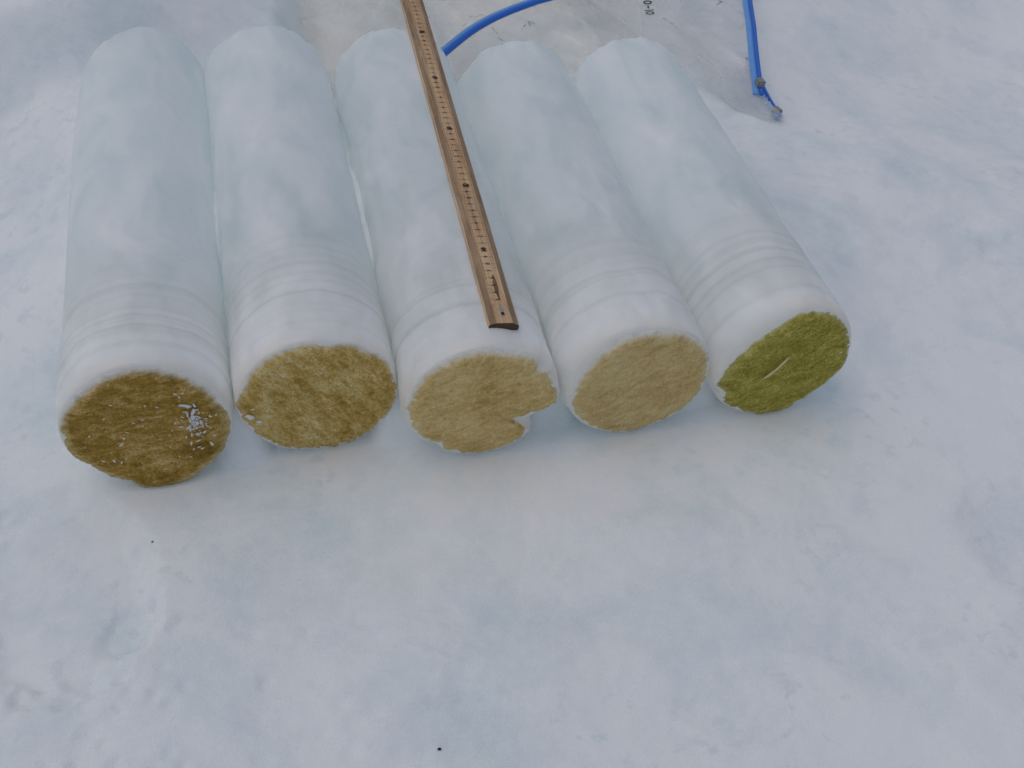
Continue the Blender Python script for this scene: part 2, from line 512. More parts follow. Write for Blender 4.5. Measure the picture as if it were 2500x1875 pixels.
CORE_LABELS = [
 'white ice core with the darkest brown end, strewn with white crumbs, beside open snow',
 'ice core with diagonally streaked golden brown end and one white chip at its rim',
 'middle ice core lying under the wooden ruler, its tan end notched along one side',
 'ice core with the palest smooth tan end, between the ruler core and the green one',
 'ice core with olive green end scored by a pale scratch, nearest the blue zip ends',
]

def crumb_mesh(name, seed, flat=0.5):
    rr = random.Random(seed)
    import bmesh
    bm = bmesh.new()
    bmesh.ops.create_icosphere(bm, subdivisions=2, radius=1.0)
    lob = [Vector((rr.uniform(-1, 1), rr.uniform(-.3, .3), rr.uniform(-1, 1))).normalized() for _ in range(4)]
    for v in bm.verts:
        k = 0.55 + sum(max(0, v.co.normalized().dot(l)) ** 5 for l in lob) * rr.uniform(0.5, 0.9) + rr.uniform(-.16, .16)
        v.co *= k
        v.co.y *= flat
    me_ = bpy.data.meshes.new(name)
    bm.to_mesh(me_); bm.free()
    me_.materials.append(CRUMB)
    return me_
CRUMBS = [crumb_mesh('ice_crumb', s) for s in (3, 8, 15, 23)]
FROST = CRUMB

def add_crumb(parent, x, y, z, sx, sy, sz, rot, k):
    o = bpy.data.objects.new('ice_crumb', CRUMBS[k % 4])
    COL.objects.link(o)
    o.parent = parent
    o.location = (x, y, z)
    o.scale = (sx, sy, sz)
    o.rotation_euler = rot
    return o

def make_core(i):
    x0, y0, th, L = CORES[i]
    root = empty('ice_core', (x0, y0, 0), -th)
    tag(root, CORE_LABELS[i], 'ice core', 'ice cores laid side by side')
    # outline of the broken end face
    pts = np.array(OUTL[i]) / 100.0
    oa = np.arctan2(pts[:, 1], pts[:, 0]); orad = np.minimum(np.hypot(pts[:, 0], pts[:, 1]), RC + 0.0005)
    od = np.argsort(oa)
    oa, orad = oa[od], orad[od]
    na, nr = 260, 46
    pang = np.linspace(-math.pi, math.pi, na, endpoint=False)
    prad = np.interp(pang, np.concatenate([[oa[-1] - 2 * math.pi], oa, [oa[0] + 2 * math.pi]]), np.concatenate([[orad[-1]], orad, [orad[0]]]))
    dark, mid_, light, sang, speck, ecol = ALG[i]
    # --- body: a cored cylinder with growth rings, dents and rounded ends
    nt, ny = 144, 230
    yy = np.concatenate([np.linspace(0, 0.15, 100)[:-1], np.linspace(0.15, L, ny - 99)])
    ang = np.linspace(0, 2 * math.pi, nt, endpoint=False)
    A, Y = np.meshgrid(ang, yy)
    cx, cz = np.cos(A), np.sin(A)
    rr = np.full_like(A, RC + (0.0030, 0.0022, 0.0010, 0.0006, 0.0)[i])
    rr += 0.0009 * fbm(cx * 2.2 + i * 9, cz * 2.2, Y * 22, 40 + i, 4)
    rr += 0.00035 * fbm(cx * 9 + i * 5, cz * 9, Y * 130, 60 + i, 3)
    # ring grooves from the drill and layering, fading away from the bottom
    gr = fbm(Y * 95 + 0.5 * vnoise(cx * 1.4, cz * 1.4, 0, 3), np.zeros_like(Y) + i * 3.3, 0, 80 + i, 2)
    rr += 0.00018 * gr * (1 - sstep(0.05, 0.16, Y))
    # broad scuffs and flats
    rr -= 0.0016 * sstep(0.25, 0.6, fbm(cx * 1.6 + 3 * i, cz * 1.6, Y * 9, 95 + i, 2))
    rnd_f, rnd_b = 0.0001, 0.006
    tf = np.clip((rnd_f - Y) / rnd_f, 0, 1)
    tb = np.clip((Y - (L - rnd_b)) / rnd_b, 0, 1)
    rr -= rnd_f * (1 - np.sqrt(np.clip(1 - tf ** 2, 0, 1))) * 0.9 + rnd_b * (1 - np.sqrt(np.clip(1 - tb ** 2, 0, 1))) * 0.9
    # the bottom end is broken off along the algae outline and rounds into it
    psm = prad.copy()
    for _ in range(3):
        psm = (np.roll(psm, 1) + psm + np.roll(psm, -1)) / 3
    psm = np.maximum(psm, prad) + 0.0006
    edge_r = np.interp((A + math.pi) % (2 * math.pi) - math.pi, np.append(pang, math.pi), np.append(psm, psm[0]))
    wsh = 0.010 + 1.5 * np.maximum(RC - edge_r, 0)
    tsh = np.clip(1 - Y / wsh, 0, 1)
    rr = np.minimum(rr, edge_r + (rr - edge_r) * np.sqrt(np.clip(1 - tsh ** 2, 0, 1)))
    # chipped rim at the far end
    rr -= 0.0022 * sstep(0.0, 0.7, fbm(cx * 4, cz * 4, Y * 30, 130 + i, 4)) * sstep(L - 0.03, L, Y)
    V = np.stack([rr * cx, Y, RC + rr * cz], -1).reshape(-1, 3)
    F = grid_faces(nt, ny, True)
    verts = list(V)
    for end in (0, 1):
        base = 0 if end == 0 else (ny - 1) * nt
        prev = base
        for s in (0.85, 0.6, 0.3):
            st = len(verts)
            for k in range(nt):
                p = V[base + k]
                dy = 0.0015 * float(fbm(np.array([p[0] * 60 * s]), np.array([p[2] * 60 * s]), 0, 7 + i, 2)[0]) + (-0.001 if end == 0 else 0.002)
                verts.append((p[0] * s, p[1] + dy, RC + (p[2] - RC) * s))
            for k in range(nt):
                k2 = (k + 1) % nt
                f = (prev + k, st + k, st + k2, prev + k2)
                F.append(f if end else f[::-1])
            prev = st
        c = len(verts)
        verts.append((0, V[base][1], RC))
        for k in range(nt):
            k2 = (k + 1) % nt
            F.append((prev + k, c, prev + k2) if end else (prev + k2, c, prev + k))
    bodyo = mesh_obj('ice_body', verts, [f[::-1] for f in F], ice_material('ice_%d' % i, 1.37 * (i + 1)), root)
    fix_normals(bodyo)
    # --- algae layer: a thick ragged plate at the bottom end
    ang, rad = pang, prad.copy()
    # ragged teeth along the streaks
    ex, ez = rad * np.cos(ang), rad * np.sin(ang)
    cs, sn = math.cos(sang), math.sin(sang)
    across = -ex * sn + ez * cs
    rad = rad + (0.0013 * vnoise(across * 200, np.sign(ex * cs + ez * sn) * 5.5, 0, 200 + i) + 0.0006 * vnoise(across * 700, np.sign(ex) * 3.5, 0, 210 + i)) * np.abs(np.cos(ang - sang)) ** 0.7
    rad = rad + 0.0009 * fbm(ex * 120, ez * 120, 0, 220 + i, 3)
    rad = np.minimum(rad, RC + 0.0012)
    rout = rad.copy()
    tt = np.linspace(0.0, 1.0, nr) ** 0.8
    T, AA = np.meshgrid(tt, ang, indexing='ij')
    X = T * rad[None, :] * np.cos(AA); Z = T * rad[None, :] * np.sin(AA)
    al, ac = X * cs + Z * sn, -X * sn + Z * cs
    depth = 0.0045 + 0.0007 * fbm(al * 60, ac * 130, 0, 230 + i, 4) + 0.0005 * fbm(X * 500, Z * 500, 0, 240 + i, 2)
    depth = depth - 0.0042 * sstep(0.80, 1.0, T) ** 2
    if i == 0:
        depth = depth + 0.012 * sstep(0.0, 0.07, -Z) * (0.6 + 0.4 * np.cos(AA + math.pi / 2) ** 2)
    vs_ = list(np.stack([X, -depth, RC + Z], -1).reshape(-1, 3))
    fs = grid_faces(na, nr, True)
    edge = list(((T ** 3)).reshape(-1))
    st = len(vs_)
    for k in range(na):
        vs_.append((rad[k] * 0.96 * math.cos(ang[k]), 0.014, RC + rad[k] * 0.96 * math.sin(ang[k])))
        edge.append(1.0)
    lastring = (nr - 1) * na
    for k in range(na):
        k2 = (k + 1) % na
        fs.append((lastring + k, lastring + k2, st + k2, st + k))
    am = algae_material('algae_%d' % i, dark, mid_, light, sang, 2.1 * (i + 1), speck, ecol)
    plate = mesh_obj('algae_layer', vs_, fs, am, root)
    at = plate.data.attributes.new('edge', 'FLOAT', 'POINT')
    at.data.foreach_set('value', edge)
    soft = np.array([0.012, 0.009, 0.011, 0.012, 0.005])[i] * (0.35 + 0.65 * sstep(-0.2, 0.8, np.sin(AA)))
    thin = sstep(rout[None, :] - soft, rout[None, :] + 0.004, T * rad[None, :]) * sstep(-0.6, 0.4, np.sin(AA))
    at = plate.data.attributes.new('thin', 'FLOAT', 'POINT')
    at.data.foreach_set('value', list(thin.reshape(-1)) + [1.0] * na)
    plate['label'] = ['dark brown algae layer dusted with ice', 'streaked golden brown algae layer', 'tan algae layer with notched edge',
                      'pale tan algae layer', 'olive green algae layer'][i]
    return root

roots = [make_core(i) for i in range(5)]

rc = random.Random(5)
def face_y(i, x, z):
    return -0.0060 - (0.010 * min(1, max(0, -z) / 0.07) if i == 0 else 0)
# white crumbs on the darkest end: one larger cluster and scattered bits
cl0 = [(3.9, 2.2, 4.2), (4.1, 1.4, 3.6), (4.0, 0.6, 3.8), (4.3, 0.0, 3.0), (3.6, -0.4, 2.4), (3.3, 3.4, 2.2), (3.0, 3.9, 1.5), (4.6, 1.2, 2.0),
       (5.2, -2.6, 2.6), (5.5, -1.6, 2.2), (4.2, -2.9, 2.2), (2.9, -0.2, 1.8), (2.5, 0.4, 1.6), (3.1, -1.4, 1.8), (5.0, 0.4, 1.6), (5.3, -0.7, 1.6),
       (-4.7, 0.2, 1.6), (-2.0, -0.6, 2.0), (-2.4, -1.3, 2.2), (-1.6, 0.0, 1.6), (-3.2, -3.0, 2.6), (-2.7, -3.2, 2.0), (-4.2, -2.7, 1.4), (-5.3, -1.0, 1.4),
       (1.2, 1.4, 1.4), (0.4, 2.9, 1.6), (1.3, 2.6, 1.4), (-3.1, 2.0, 1.3), (-0.8, 1.0, 1.3), (-0.2, 0.6, 1.2), (3.1, -3.6, 2.0), (2.2, -3.4, 1.3),
       (-2.2, 3.5, 1.2), (0.1, -4.4, 1.4), (1.6, -2.2, 1.2), (-0.5, -4.6, 1.4)]
for k in range(90):       # the frosty smear around the cluster
    t, d = rc.uniform(0, 6.28), abs(rc.gauss(0, 1))
    cl0.append((4.1 + 0.8 * d * math.cos(t), 0.0 + 1.5 * d * math.sin(t), rc.uniform(0.8, 2.3)))
for k in range(26):
    t, d = rc.uniform(0, 6.28), rc.uniform(0.5, 5.6)
    cl0.append((d * math.cos(t), d * math.sin(t), rc.uniform(0.5, 1.1)))
cl0 = [(x, z, s) for x, z, s in cl0 if math.hypot(x, z) < 6.3]
for k, (x, z, s) in enumerate(cl0):
    x /= 100; z /= 100; s = s * 0.001 * 0.66
    add_crumb(roots[0], x, face_y(0, x, z), RC + z, s * rc.uniform(0.8, 1.7), s * 0.7, s * rc.uniform(0.6, 1.0), (0, rc.uniform(-1.5, 1.5), 0), k)
for k, (x, z, s) in enumerate([(-5.9, -0.7, 4.0), (-5.4, -1.3, 3.2), (-5.8, 0.3, 1.8), (-3.0, 2.4, 1.1), (3.0, 1.6, 1.2), (0.5, 3.6, 1.2)]):
    x /= 100; z /= 100; s = s * 0.001 * 0.7
    add_crumb(roots[1], x, -0.0060, RC + z, s * rc.uniform(0.9, 1.4), s * 0.7, s * rc.uniform(0.7, 1.1), (0, rc.uniform(-1, 1), 0), k)
for k, (i, x, z, s) in enumerate([(2, -3.5, -3.2, 1.0), (2, 2.2, -5.0, 1.0), (3, -3.2, -3.8, 1.2), (3, -1.6, -4.6, 1.4), (3, -4.0, -2.6, 1.0), (4, 6.0, 1.6, 2.2), (4, 5.3, 0.6, 1.3)]):
    x /= 100; z /= 100; s = s * 0.001 * 0.7
    add_crumb(roots[i], x, -0.0058, RC + z, s * 1.3, s * 0.7, s, (0, rc.uniform(-1, 1), 0), k)

# pale scratch across the green end
def tube(name, pts, rads, mat, parent, seg=8, flat=1.0):
    pts = [Vector(p) for p in pts]
    vs_, fs = [], []
    for k, p in enumerate(pts):
        d = (pts[min(k + 1, len(pts) - 1)] - pts[max(k - 1, 0)]).normalized()
        s = d.cross(Vector((0, 1, 0)) if abs(d.y) < 0.9 else Vector((0, 0, 1))).normalized()
        n = s.cross(d)
        for a in range(seg):
            t = 2 * math.pi * a / seg
            vs_.append(p + s * math.cos(t) * rads[k] + n * math.sin(t) * rads[k] * flat)
    fs = grid_faces(seg, len(pts), True)
    fs.append(tuple(range(seg))[::-1])
    fs.append(tuple((len(pts) - 1) * seg + a for a in range(seg)))
    return mesh_obj(name, vs_, fs, mat, parent)
PALE = plain('pale_scratch', (0.68, 0.63, 0.36), 0.7, 0.2)
tube('pale_scratch', [(-0.0215, -0.0060, RC - 0.012), (-0.016, -0.0068, RC - 0.007), (-0.010, -0.0068, RC - 0.001), (-0.004, -0.0068, RC + 0.007), (0.001, -0.0060, RC + 0.013)],
     [0.0006, 0.0016, 0.0011, 0.0013, 0.0004], PALE, roots[4], 8, 0.7)

# ------------------------------------------------------------------ wooden ruler
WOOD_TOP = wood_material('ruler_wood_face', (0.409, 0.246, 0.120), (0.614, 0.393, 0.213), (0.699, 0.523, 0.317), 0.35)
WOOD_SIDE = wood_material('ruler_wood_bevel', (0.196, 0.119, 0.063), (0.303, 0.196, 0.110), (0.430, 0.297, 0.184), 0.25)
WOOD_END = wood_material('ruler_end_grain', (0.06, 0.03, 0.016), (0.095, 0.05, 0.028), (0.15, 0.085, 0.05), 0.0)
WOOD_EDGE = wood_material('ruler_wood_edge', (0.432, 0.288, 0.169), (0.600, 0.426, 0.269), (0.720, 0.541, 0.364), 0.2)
INK = plain('ruler_ink', (0.075, 0.045, 0.028), 0.7, 0.15)
TILT = R(8)
ruler = empty('wooden_ruler', (0.0, 0.0, 0.1373))
ruler.rotation_euler = (0, TILT, 0)
tag(ruler, 'weathered wooden centimetre ruler with dark end, lying along the middle ice core', 'ruler')
HW, TH = 0.0137, 0.0082
prof = [(-HW + 0.001, 0.0), (-HW, 0.0012), (-HW + 0.0002, 0.0050), (-HW + 0.0010, 0.0058), (-0.0074, TH), (0.0074, TH), (HW - 0.0010, 0.0058), (HW - 0.0002, 0.0050), (HW, 0.0012), (HW - 0.001, 0.0)]
ys = list(np.linspace(0.0, 1.0, 160))
vs_, fs, mats = [], [], []
np_ = len(prof)
for k, y in enumerate(ys):
    s = 1.0 if k else 0.975
    for j, (px, pz) in enumerate(prof):
        w = 0.00012 * float(vnoise(np.array([px * 300]), np.array([y * 60]), pz * 300, 12)[0])
        vs_.append((px * s + w, y if k else y + 0.0005 * math.sin(px * 400), (pz - TH / 2) * s + TH / 2 + w * 0.7))
for k in range(len(ys) - 1):
    for j in range(np_):
        j2 = (j + 1) % np_
        fs.append((k * np_ + j, k * np_ + j2, (k + 1) * np_ + j2, (k + 1) * np_ + j))
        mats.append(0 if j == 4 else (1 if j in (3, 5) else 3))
fs.append(tuple(range(np_))[::-1]); mats.append(2)
fs.append(tuple((len(ys) - 1) * np_ + j for j in range(np_))); mats.append(2)
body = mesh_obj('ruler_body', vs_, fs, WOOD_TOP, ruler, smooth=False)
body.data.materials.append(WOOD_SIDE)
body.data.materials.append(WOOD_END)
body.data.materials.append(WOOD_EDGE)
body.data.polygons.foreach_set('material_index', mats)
# graduation lines and numbers: flat print just above the wood
tv, tf = [], []
def quad(x0, x1, y0, y1, z=TH + 0.00018):
    b = len(tv)
    tv.extend([(x0, y0, z), (x1, y0, z), (x1, y1, z), (x0, y1, z)])
    tf.append((b, b + 1, b + 2, b + 3))
rt = random.Random(4)
for c in range(3, 100):
    y = c / 100
    w = 0.00012
    worn = c < 8
    quad(-0.0068, -0.0026 if not worn else -0.0012, y - w, y + w)
    if not worn:
        quad(0.0026, 0.0066, y - w, y + w)
    for mm in range(1, 10):
        if worn and rt.random() < 0.4:
            continue
        l = 0.0021 if mm == 5 else 0.0012
        ym = y - mm / 1000
        quad(-0.0068, -0.0068 + l, ym - 0.00009, ym + 0.00009)
        if not worn:
            quad(0.0066 - l, 0.0066, ym - 0.00009, ym + 0.00009)
quad(-0.00008, 0.00008, 0.10, 0.99)
mesh_obj('graduation_lines', tv, tf, INK, ruler, smooth=False)
gv, gf = [], []
glyph = {}
def get_glyph(s):
    if s not in glyph:
        cu = bpy.data.curves.new('digit', 'FONT')
        cu.body = s
        cu.size = 1.0
        cu.align_x = 'CENTER'; cu.align_y = 'CENTER'
        cu.resolution_u = 3
        cu.offset = 0.03 if len(s) == 2 else 0.005
        ob = bpy.data.objects.new('digit', cu)
        COL.objects.link(ob)
        bpy.context.view_layer.update()
        mm = bpy.data.meshes.new_from_object(ob.evaluated_get(bpy.context.evaluated_depsgraph_get()))
        glyph[s] = ([tuple(v.co) for v in mm.vertices], [tuple(p.vertices) for p in mm.polygons])
        bpy.data.objects.remove(ob); bpy.data.curves.remove(cu); bpy.data.meshes.remove(mm)
    return glyph[s]
for c in range(3, 100):
    s = str(c) if c % 10 == 0 else str(c % 10)
    gvv, gff = get_glyph(s)
    h = 0.0070 if c % 10 == 0 else 0.0058
    b = len(gv)
    for (u, v, _) in gvv:       # baseline runs along the ruler
        gv.append((-v * h, c / 100 + u * h, TH + 0.00032))
    gf.extend([tuple(b + k for k in f) for f in gff])
mesh_obj('printed_numbers', gv, gf, INK, ruler, smooth=False)
# smudged ink on the tens
bv, bf = [], []
for c in range(10, 100, 10):
    for k in range(5):
        cx, cy, r0 = rt.uniform(-.0022, .0022), c / 100 + rt.uniform(-.0016, .0016), rt.uniform(.0005, .0012)
        b = len(bv)
        for a in range(10):
            r_ = r0 * rt.uniform(0.6, 1.2)
            bv.append((cx + 1.5 * r_ * math.cos(a * .628), cy + r_ * math.sin(a * .628), TH + 0.00045 + 0.00003 * k))
        bf.append(tuple(range(b, b + 10)))
mesh_obj('ink_smudges', bv, bf, INK, ruler, smooth=False)['kind'] = 'stuff'
# nail hole with rusty rim, worn pale patch
def blob(name, cx, cy, rx, ry, z, mat, seed, parent):
    rr_ = random.Random(seed)
    v = [(cx, cy, z + 0.0001)]
    n = 18
    for a in range(n):
        t = 2 * math.pi * a / n
        k = rr_.uniform(0.7, 1.15)
        v.append((cx + rx * k * math.cos(t), cy + ry * k * math.sin(t), z))
    return mesh_obj(name, v, [(0, 1 + a, 1 + (a + 1) % n) for a in range(n)], mat, parent, smooth=False)
blob('worn_patch', 0.0002, 0.0165, 0.0022, 0.0080, TH + 0.00015, wood_material('worn_wood', (0.27, 0.23, 0.19), (0.36, 0.32, 0.27), (0.46, 0.42, 0.37), 0.5), 2, ruler)
blob('nail_hole', 0.0005, 0.0120, 0.0017, 0.0022, TH + 0.0004, plain('nail_hole', (0.055, 0.022, 0.010), 0.8, 0.1), 3, ruler)
STAIN = wood_material('stained_wood', (0.10, 0.055, 0.025), (0.16, 0.092, 0.042), (0.25, 0.15, 0.075), 0.0)
blob('dark_stain', 0.0012, 0.046, 0.0020, 0.0180, TH + 0.00012, STAIN, 5, ruler)

# ------------------------------------------------------------------ plastic zip bags
def crumple(x, y, seed, amp=1.0):
    wx = x + 0.03 * fbm(x * 9, y * 9, 0, seed, 2)
    wy = y + 0.03 * fbm(x * 9, y * 9, 0, seed + 5, 2)
    h = 0
    rr_ = random.Random(seed)
    for k in range(5):
        a = rr_.uniform(0, math.pi)
        f = rr_.uniform(4, 11)
        t = wx * math.cos(a) + wy * math.sin(a)
        o = -wx * math.sin(a) + wy * math.cos(a)
        rid = 1 - np.abs(vnoise(t * f, o * f * 0.22, 0, seed + 11 + k)) * 2.2
        h = h + np.clip(rid, 0, 1) ** 3 * (0.11 / f)
    return amp * h

def bag_mesh(poly_l, poly_r, y0, y1, hfun, nx, ny, thick=0.0012):
    """film bag between two side curves: upper film, lower film, welded rim"""
    tops, bots = [], []
    for j in range(ny):
        v = j / (ny - 1)
        y = y0 + (y1 - y0) * v
        xl, xr = np.interp(y, *poly_l), np.interp(y, *poly_r)
        xs = xl + (xr - xl) * np.linspace(0, 1, nx)
        tops.append(np.stack([xs, np.full(nx, y), hfun(xs, np.full(nx, y))], -1))
    T = np.array(tops)
    B = T.copy()
    u = np.linspace(0, 1, nx)
    v = np.linspace(0, 1, ny)
    rim = np.minimum(np.minimum(u, 1 - u)[None, :] * 14, np.minimum(v, 1 - v)[:, None] * 14).clip(0, 1)
    g = snow_height(T[..., 0], T[..., 1]) + 0.003
    B[..., 2] = np.minimum(T[..., 2] - 0.0006 - 0.0012 * rim, np.maximum(g, T[..., 2] - 0.004 - 0.03 * rim))
    nV = nx * ny
    V = np.concatenate([T.reshape(-1, 3), B.reshape(-1, 3)])
    F = grid_faces(nx, ny)
    F2 = [tuple(k + nV for k in f[::-1]) for f in F]
    ring = [i for i in range(nx)] + [j * nx + nx - 1 for j in range(1, ny)] + [(ny - 1) * nx + i for i in range(nx - 2, -1, -1)] + [j * nx for j in range(ny - 2, 0, -1)]
    side = []
    for k in range(len(ring)):
        a, b = ring[k], ring[(k + 1) % len(ring)]
        side.append((b, a, a + nV, b + nV))
    return V, F + F2 + side

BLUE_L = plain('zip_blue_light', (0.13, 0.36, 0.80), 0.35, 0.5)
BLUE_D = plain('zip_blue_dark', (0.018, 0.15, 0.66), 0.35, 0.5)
GREY = plain('slider_grey', (0.25, 0.26, 0.26), 0.45, 0.4)
FILM_A = film_material('bag_film_beige', (0.98, 0.95, 0.86), 0.17, 0.33, 1.0)
FILM_B = film_material('bag_film_clear', (0.90, 0.90, 0.88), 0.16, 0.38, 4.0)
MARKER = plain('marker_ink', (0.02, 0.02, 0.025), 0.5, 0.3)
FADED = NT('faded_marker').set(color=(0.16, 0.17, 0.20), rough=0.6, spec=0.2, alpha=0.55).m
FAINT = NT('faint_marker').set(color=(0.22, 0.23, 0.26), rough=0.6, spec=0.2, alpha=0.28).m

ZIP_A = [(0.018, 0.585), (0.029, 0.599), (0.043, 0.616), (0.062, 0.639), (0.088, 0.668), (0.121, 0.696), (0.159, 0.719), (0.197, 0.738), (0.255, 0.757), (0.32, 0.772)]
def hA(x, y):
    x = np.asarray(x, float); y = np.asarray(y, float)
    base = 0.014 + 0.022 * sstep(0.54, 0.70, y) * (1 - 0.4 * sstep(0.25, 0.42, x))
    fall = sstep(-0.150, -0.09, x)
    h = snow_height(x, y) * 0.25 + base * (0.25 + 0.75 * fall) + crumple(x, y, 31, 0.85) + 0.004 * fbm(x * 8, y * 8, 0, 44, 2)
    d = np.full(x.shape, 9.0)                      # the stiff zip holds the film in one even curve
    for (ax, ay), (bx, by) in zip(ZIP_A[:-1], ZIP_A[1:]):
        t = np.clip(((x - ax) * (bx - ax) + (y - ay) * (by - ay)) / ((bx - ax) ** 2 + (by - ay) ** 2), 0, 1)
        d = np.minimum(d, np.hypot(x - ax - t * (bx - ax), y - ay - t * (by - ay)))
    w = np.exp(-(d / 0.022) ** 2)
    return h * (1 - w) + 0.048 * w

def hB(x, y):
    x = np.asarray(x, float); y = np.asarray(y, float)
    lift = 0.030 * (1 - sstep(0.34, 0.44, x)) + 0.012 * sstep(0.55, 0.75, y)
    return np.maximum(snow_height(x, y), 0.004) + 0.008 + lift + crumple(x, y, 57, 0.60) * sstep(0.46, 0.53, y) * (1 - 0.85 * np.exp(-((x - 0.335) ** 2 + (y - 0.672) ** 2) / 0.045 ** 2))

bagA = empty('zip_bag', (0.10, 0.75, 0.0))
tag(bagA, 'crumpled beige plastic bag behind the ice cores with blue zip arching from the ruler', 'plastic bag', 'zip bags behind the cores')
def local(V, root):
    return np.asarray(V) - np.array(root.location)
VA, FA = bag_mesh(([0.50, 0.60, 0.70, 0.80, 0.90, 1.3], [-0.10, -0.118, -0.128, -0.132, -0.134, -0.14]),
                  ([0.50, 0.60, 0.80, 1.3], [0.30, 0.315, 0.335, 0.36]), 0.552, 1.25, hA, 150, 190)
fa = mesh_obj('bag_film', local(VA, bagA), FA, FILM_A, bagA)

bagB = empty('zip_bag', (0.40, 0.68, 0.0))
tag(bagB, 'clear plastic bag marked with black digits, two blue zip ends on the snow', 'plastic bag', 'zip bags behind the cores')
edgeL = ([0.46, 0.50, 0.54, 0.575, 0.62, 0.70, 0.80, 1.3], [0.445, 0.405, 0.385, 0.355, 0.315, 0.27, 0.24, 0.22])
edgeR = ([0.46, 0.504, 0.557, 0.608, 0.673, 0.753, 0.85, 1.0, 1.3], [0.462, 0.440, 0.452, 0.465, 0.483, 0.505, 0.530, 0.57, 0.66])
VB, FB = bag_mesh(edgeL, edgeR, 0.466, 1.25, hB, 110, 230)
mesh_obj('bag_film', local(VB, bagB), FB, FILM_B, bagB)

def smooth_path(pts, n=60):
    p = np.array(pts, float)
    t = np.concatenate([[0], np.cumsum(np.linalg.norm(np.diff(p, axis=0), axis=1))])
    tt = np.linspace(0, t[-1], n)
    out = np.stack([np.interp(tt, t, p[:, k]) for k in range(p.shape[1])], -1)
    for _ in range(12):
        out[1:-1] = (out[:-2] + 2 * out[1:-1] + out[2:]) / 4
    return out

def strip(name, path, w0, w1, thick, mat, parent, lean=0.0):
    """a moulded plastic strip that follows PATH, from offset w0 to w1 across it"""
    P = np.asarray(path)
    n = len(P)
    V, F = [], []
    for k in range(n):
        d = P[min(k + 1, n - 1)] - P[max(k - 1, 0)]
        s = np.array([d[1], -d[0], 0.0]); s /= np.linalg.norm(s) + 1e-12
        a0, a1 = P[k] + s * w0, P[k] + s * w1
        a1 = a1 + np.array([0, 0, lean])
        for (a, z) in ((a0, 0), (a0, thick), (a0 * 0.5 + a1 * 0.5, thick * 1.35), (a1, thick), (a1, 0)):
            V.append(a + np.array([0, 0, z]))
    F = grid_faces(5, n, True)
    F.append((4, 3, 2, 1, 0)); b = (n - 1) * 5
    F.append((b, b + 1, b + 2, b + 3, b + 4))
    return mesh_obj(name, local(V, parent), [f[::-1] for f in F], mat, parent)

def lift_path(xy, hf, off):
    p = smooth_path(xy)
    z = hf(p[:, 0], p[:, 1])
    for _ in range(60):
        z[1:-1] = np.maximum(z[1:-1], (z[:-2] + z[2:]) / 2)
    return np.column_stack([p, z + off])

zA = smooth_path(ZIP_A, 70)
zA = np.column_stack([zA, np.full(len(zA), 0.0500)])
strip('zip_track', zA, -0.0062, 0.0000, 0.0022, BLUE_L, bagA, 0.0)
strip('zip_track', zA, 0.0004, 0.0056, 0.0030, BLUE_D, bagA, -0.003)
zB = lift_path([(0.57, 1.0), (0.53, 0.86), (0.500, 0.753), (0.478, 0.673), (0.460, 0.608), (0.447, 0.557), (0.4335, 0.500)], hB, 0.003)
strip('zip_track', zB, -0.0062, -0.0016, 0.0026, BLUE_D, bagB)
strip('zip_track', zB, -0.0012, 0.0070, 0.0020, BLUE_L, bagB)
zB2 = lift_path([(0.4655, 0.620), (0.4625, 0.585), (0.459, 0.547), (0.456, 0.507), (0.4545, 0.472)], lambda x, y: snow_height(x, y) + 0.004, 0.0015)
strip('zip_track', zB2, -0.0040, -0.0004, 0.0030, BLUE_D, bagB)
strip('zip_track', zB2, 0.0000, 0.0048, 0.0020, BLUE_L, bagB)

def rounded_box(name, sx, sy, sz, mat, parent, loc, rz):
    import bmesh
    bm = bmesh.new()
    bmesh.ops.create_cube(bm, size=1.0)
    for v in bm.verts:
        v.co.x *= sx; v.co.y *= sy; v.co.z *= sz
    bmesh.ops.bevel(bm, geom=bm.edges[:], offset=min(sx, sy, sz) * 0.18, segments=2, affect='EDGES')
    me_ = bpy.data.meshes.new(name)
    bm.to_mesh(me_); bm.free()
    me_.materials.append(mat)
    o = bpy.data.objects.new(name, me_)
    COL.objects.link(o)
    o.parent = parent
    o.location = Vector(loc) - parent.location
    o.rotation_euler = (R(6), 0, rz)
    return o
rounded_box('zip_slider', 0.0110, 0.0125, 0.0090, GREY, bagB, (0.4392, 0.5150, zB[-4][2] + 0.004), R(10))
rounded_box('zip_slider', 0.0105, 0.0120, 0.0085, GREY, bagB, (0.4555, 0.4835, zB2[-8][2] + 0.003), R(25))
for k, (x, y, s) in enumerate([(0.4535, 0.524, 1.5), (0.4545, 0.516, 1.9), (0.4550, 0.505, 1.4), (0.4470, 0.503, 2.0), (0.4552, 0.498, 1.0), (0.4440, 0.514, 1.0)]):
    o = add_crumb(bagB, x - 0.40, y - 0.68, gz(x, y) + 0.0095, s * .001, s * .001, s * .0009, (0, 0, k), k)

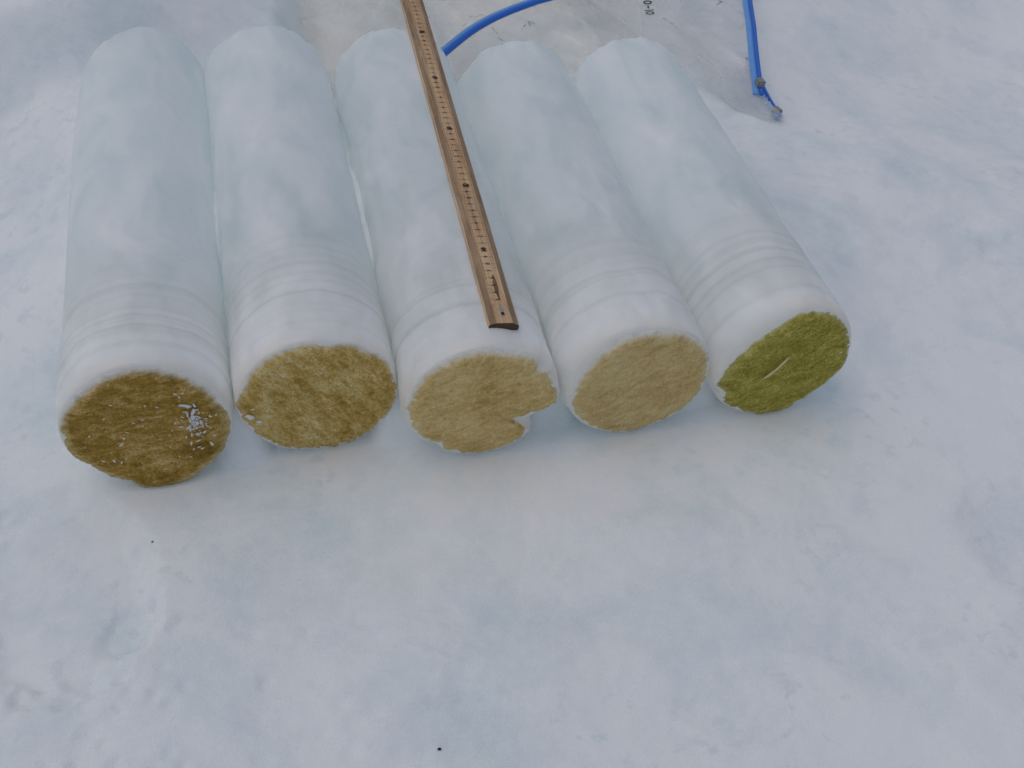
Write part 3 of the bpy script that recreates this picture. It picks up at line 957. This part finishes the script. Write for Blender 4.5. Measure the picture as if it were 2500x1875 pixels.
# marker writing on the film
def ink(name, strokes, hf, width, mat, parent, off=0.0010):
    V, F = [], []
    for st_ in strokes:
        p = smooth_path(st_, 26) if len(st_) > 2 else np.array([np.array(st_[0]) * (1 - t) + np.array(st_[1]) * t for t in np.linspace(0, 1, 8)])
        n = len(p)
        b = len(V)
        for k in range(n):
            d = p[min(k + 1, n - 1)] - p[max(k - 1, 0)]
            s = np.array([d[1], -d[0]]); s = s / (np.linalg.norm(s) + 1e-9) * width / 2
            for sg in (-1, 1):
                xy = p[k] + sg * s
                V.append((xy[0], xy[1], 0.0))
        for k in range(n - 1):
            F.append((b + 2 * k, b + 2 * k + 1, b + 2 * k + 3, b + 2 * k + 2))
    V = np.array(V)
    V[:, 2] = hf(V[:, 0], V[:, 1]) + off
    o = mesh_obj(name, local(V, parent), F, mat, parent)
    if name == 'faded_writing':
        o['kind'] = 'stuff'
    return o

def glyphs(text, ox, oy, ux, uy, size, wide=0.62):
    """hand-drawn strokes: text runs along (ux, uy) from (ox, oy)"""
    vx, vy = -uy, ux
    out, cur = [], 0.0
    for ch in text:
        ss = []
        if ch == '0':
            ss = [[(0.31 + 0.28 * math.sin(t * 0.5236), 0.5 + 0.48 * math.cos(t * 0.5236)) for t in range(13)]]
        elif ch == '1':
            ss = [[(0.22, 0.0), (0.25, 1.0)]]
        elif ch == '-':
            ss = [[(0.05, 0.48), (0.5, 0.50)]]
        elif ch == '.':
            ss = [[(0.15, 0.35), (0.25, 0.36)]]
        elif ch == 'n':
            ss = [[(0.05, 0.0), (0.08, 0.7), (0.3, 1.0), (0.55, 0.7), (0.55, 0.15), (0.35, 0.0)]]
        elif ch == '~':
            ss = [[(0.0, 0.3), (0.2, 0.7), (0.4, 0.35), (0.6, 0.65)]]
        for s in ss:
            out.append([(ox + (cur + a) * size * ux + b * size * vx, oy + (cur + a) * size * uy + b * size * vy) for a, b in s])
        cur += {'1': 0.45, '.': 0.4, '-': 0.62}.get(ch, 0.78)
    return out
ink('marker_writing', glyphs('0-10', 0.3315, 0.7010, -0.12, -0.993, 0.0125), hB, 0.0021, MARKER, bagB, 0.0022)
ink('marker_writing', glyphs('.-1n', 0.155, 0.6640, 0.97, 0.22, 0.0105), hA, 0.0018, FADED, bagA, 0.0030)
ink('faded_writing', glyphs('~~0', 0.094, 0.700, 0.94, 0.33, 0.010) + glyphs('~', 0.083, 0.688, 0.9, 0.4, 0.009) + [[(0.118, 0.676), (0.124, 0.662)], [(0.122, 0.655), (0.128, 0.650)]], hA, 0.0028, FAINT, bagA, 0.0026)
ink('faded_writing', [[(0.349, 0.660), (0.3525, 0.650)], [(0.3535, 0.646), (0.356, 0.636)], [(0.357, 0.632), (0.3585, 0.624)]], hB, 0.0042, FAINT, bagB, 0.0022)
ink('faded_writing', [[(0.447, 0.718), (0.463, 0.720)], [(0.451, 0.722), (0.459, 0.716)]], hB, 0.0018, FADED, bagB, 0.0022)

# ------------------------------------------------------------------ specks of dirt on the snow
DIRT = plain('dirt', (0.03, 0.025, 0.02), 0.8, 0.1)
for (x, y, s, lab) in ((-0.104, -0.303, 0.0016, 'tiny black speck on the snow close to the lower picture edge'),
                       (-0.318, -0.071, 0.0011, 'tiny dark speck on the snow beside the boot print under the darkest core')):
    o = bpy.data.objects.new('dirt_speck', CRUMBS[1].copy())
    o.data.materials.clear(); o.data.materials.append(DIRT)
    COL.objects.link(o)
    o.location = (x, y, gz(x, y) + s * 0.4)
    o.scale = (s * 0.8, s * 2.2, s * 0.6)
    tag(o, lab, 'speck')
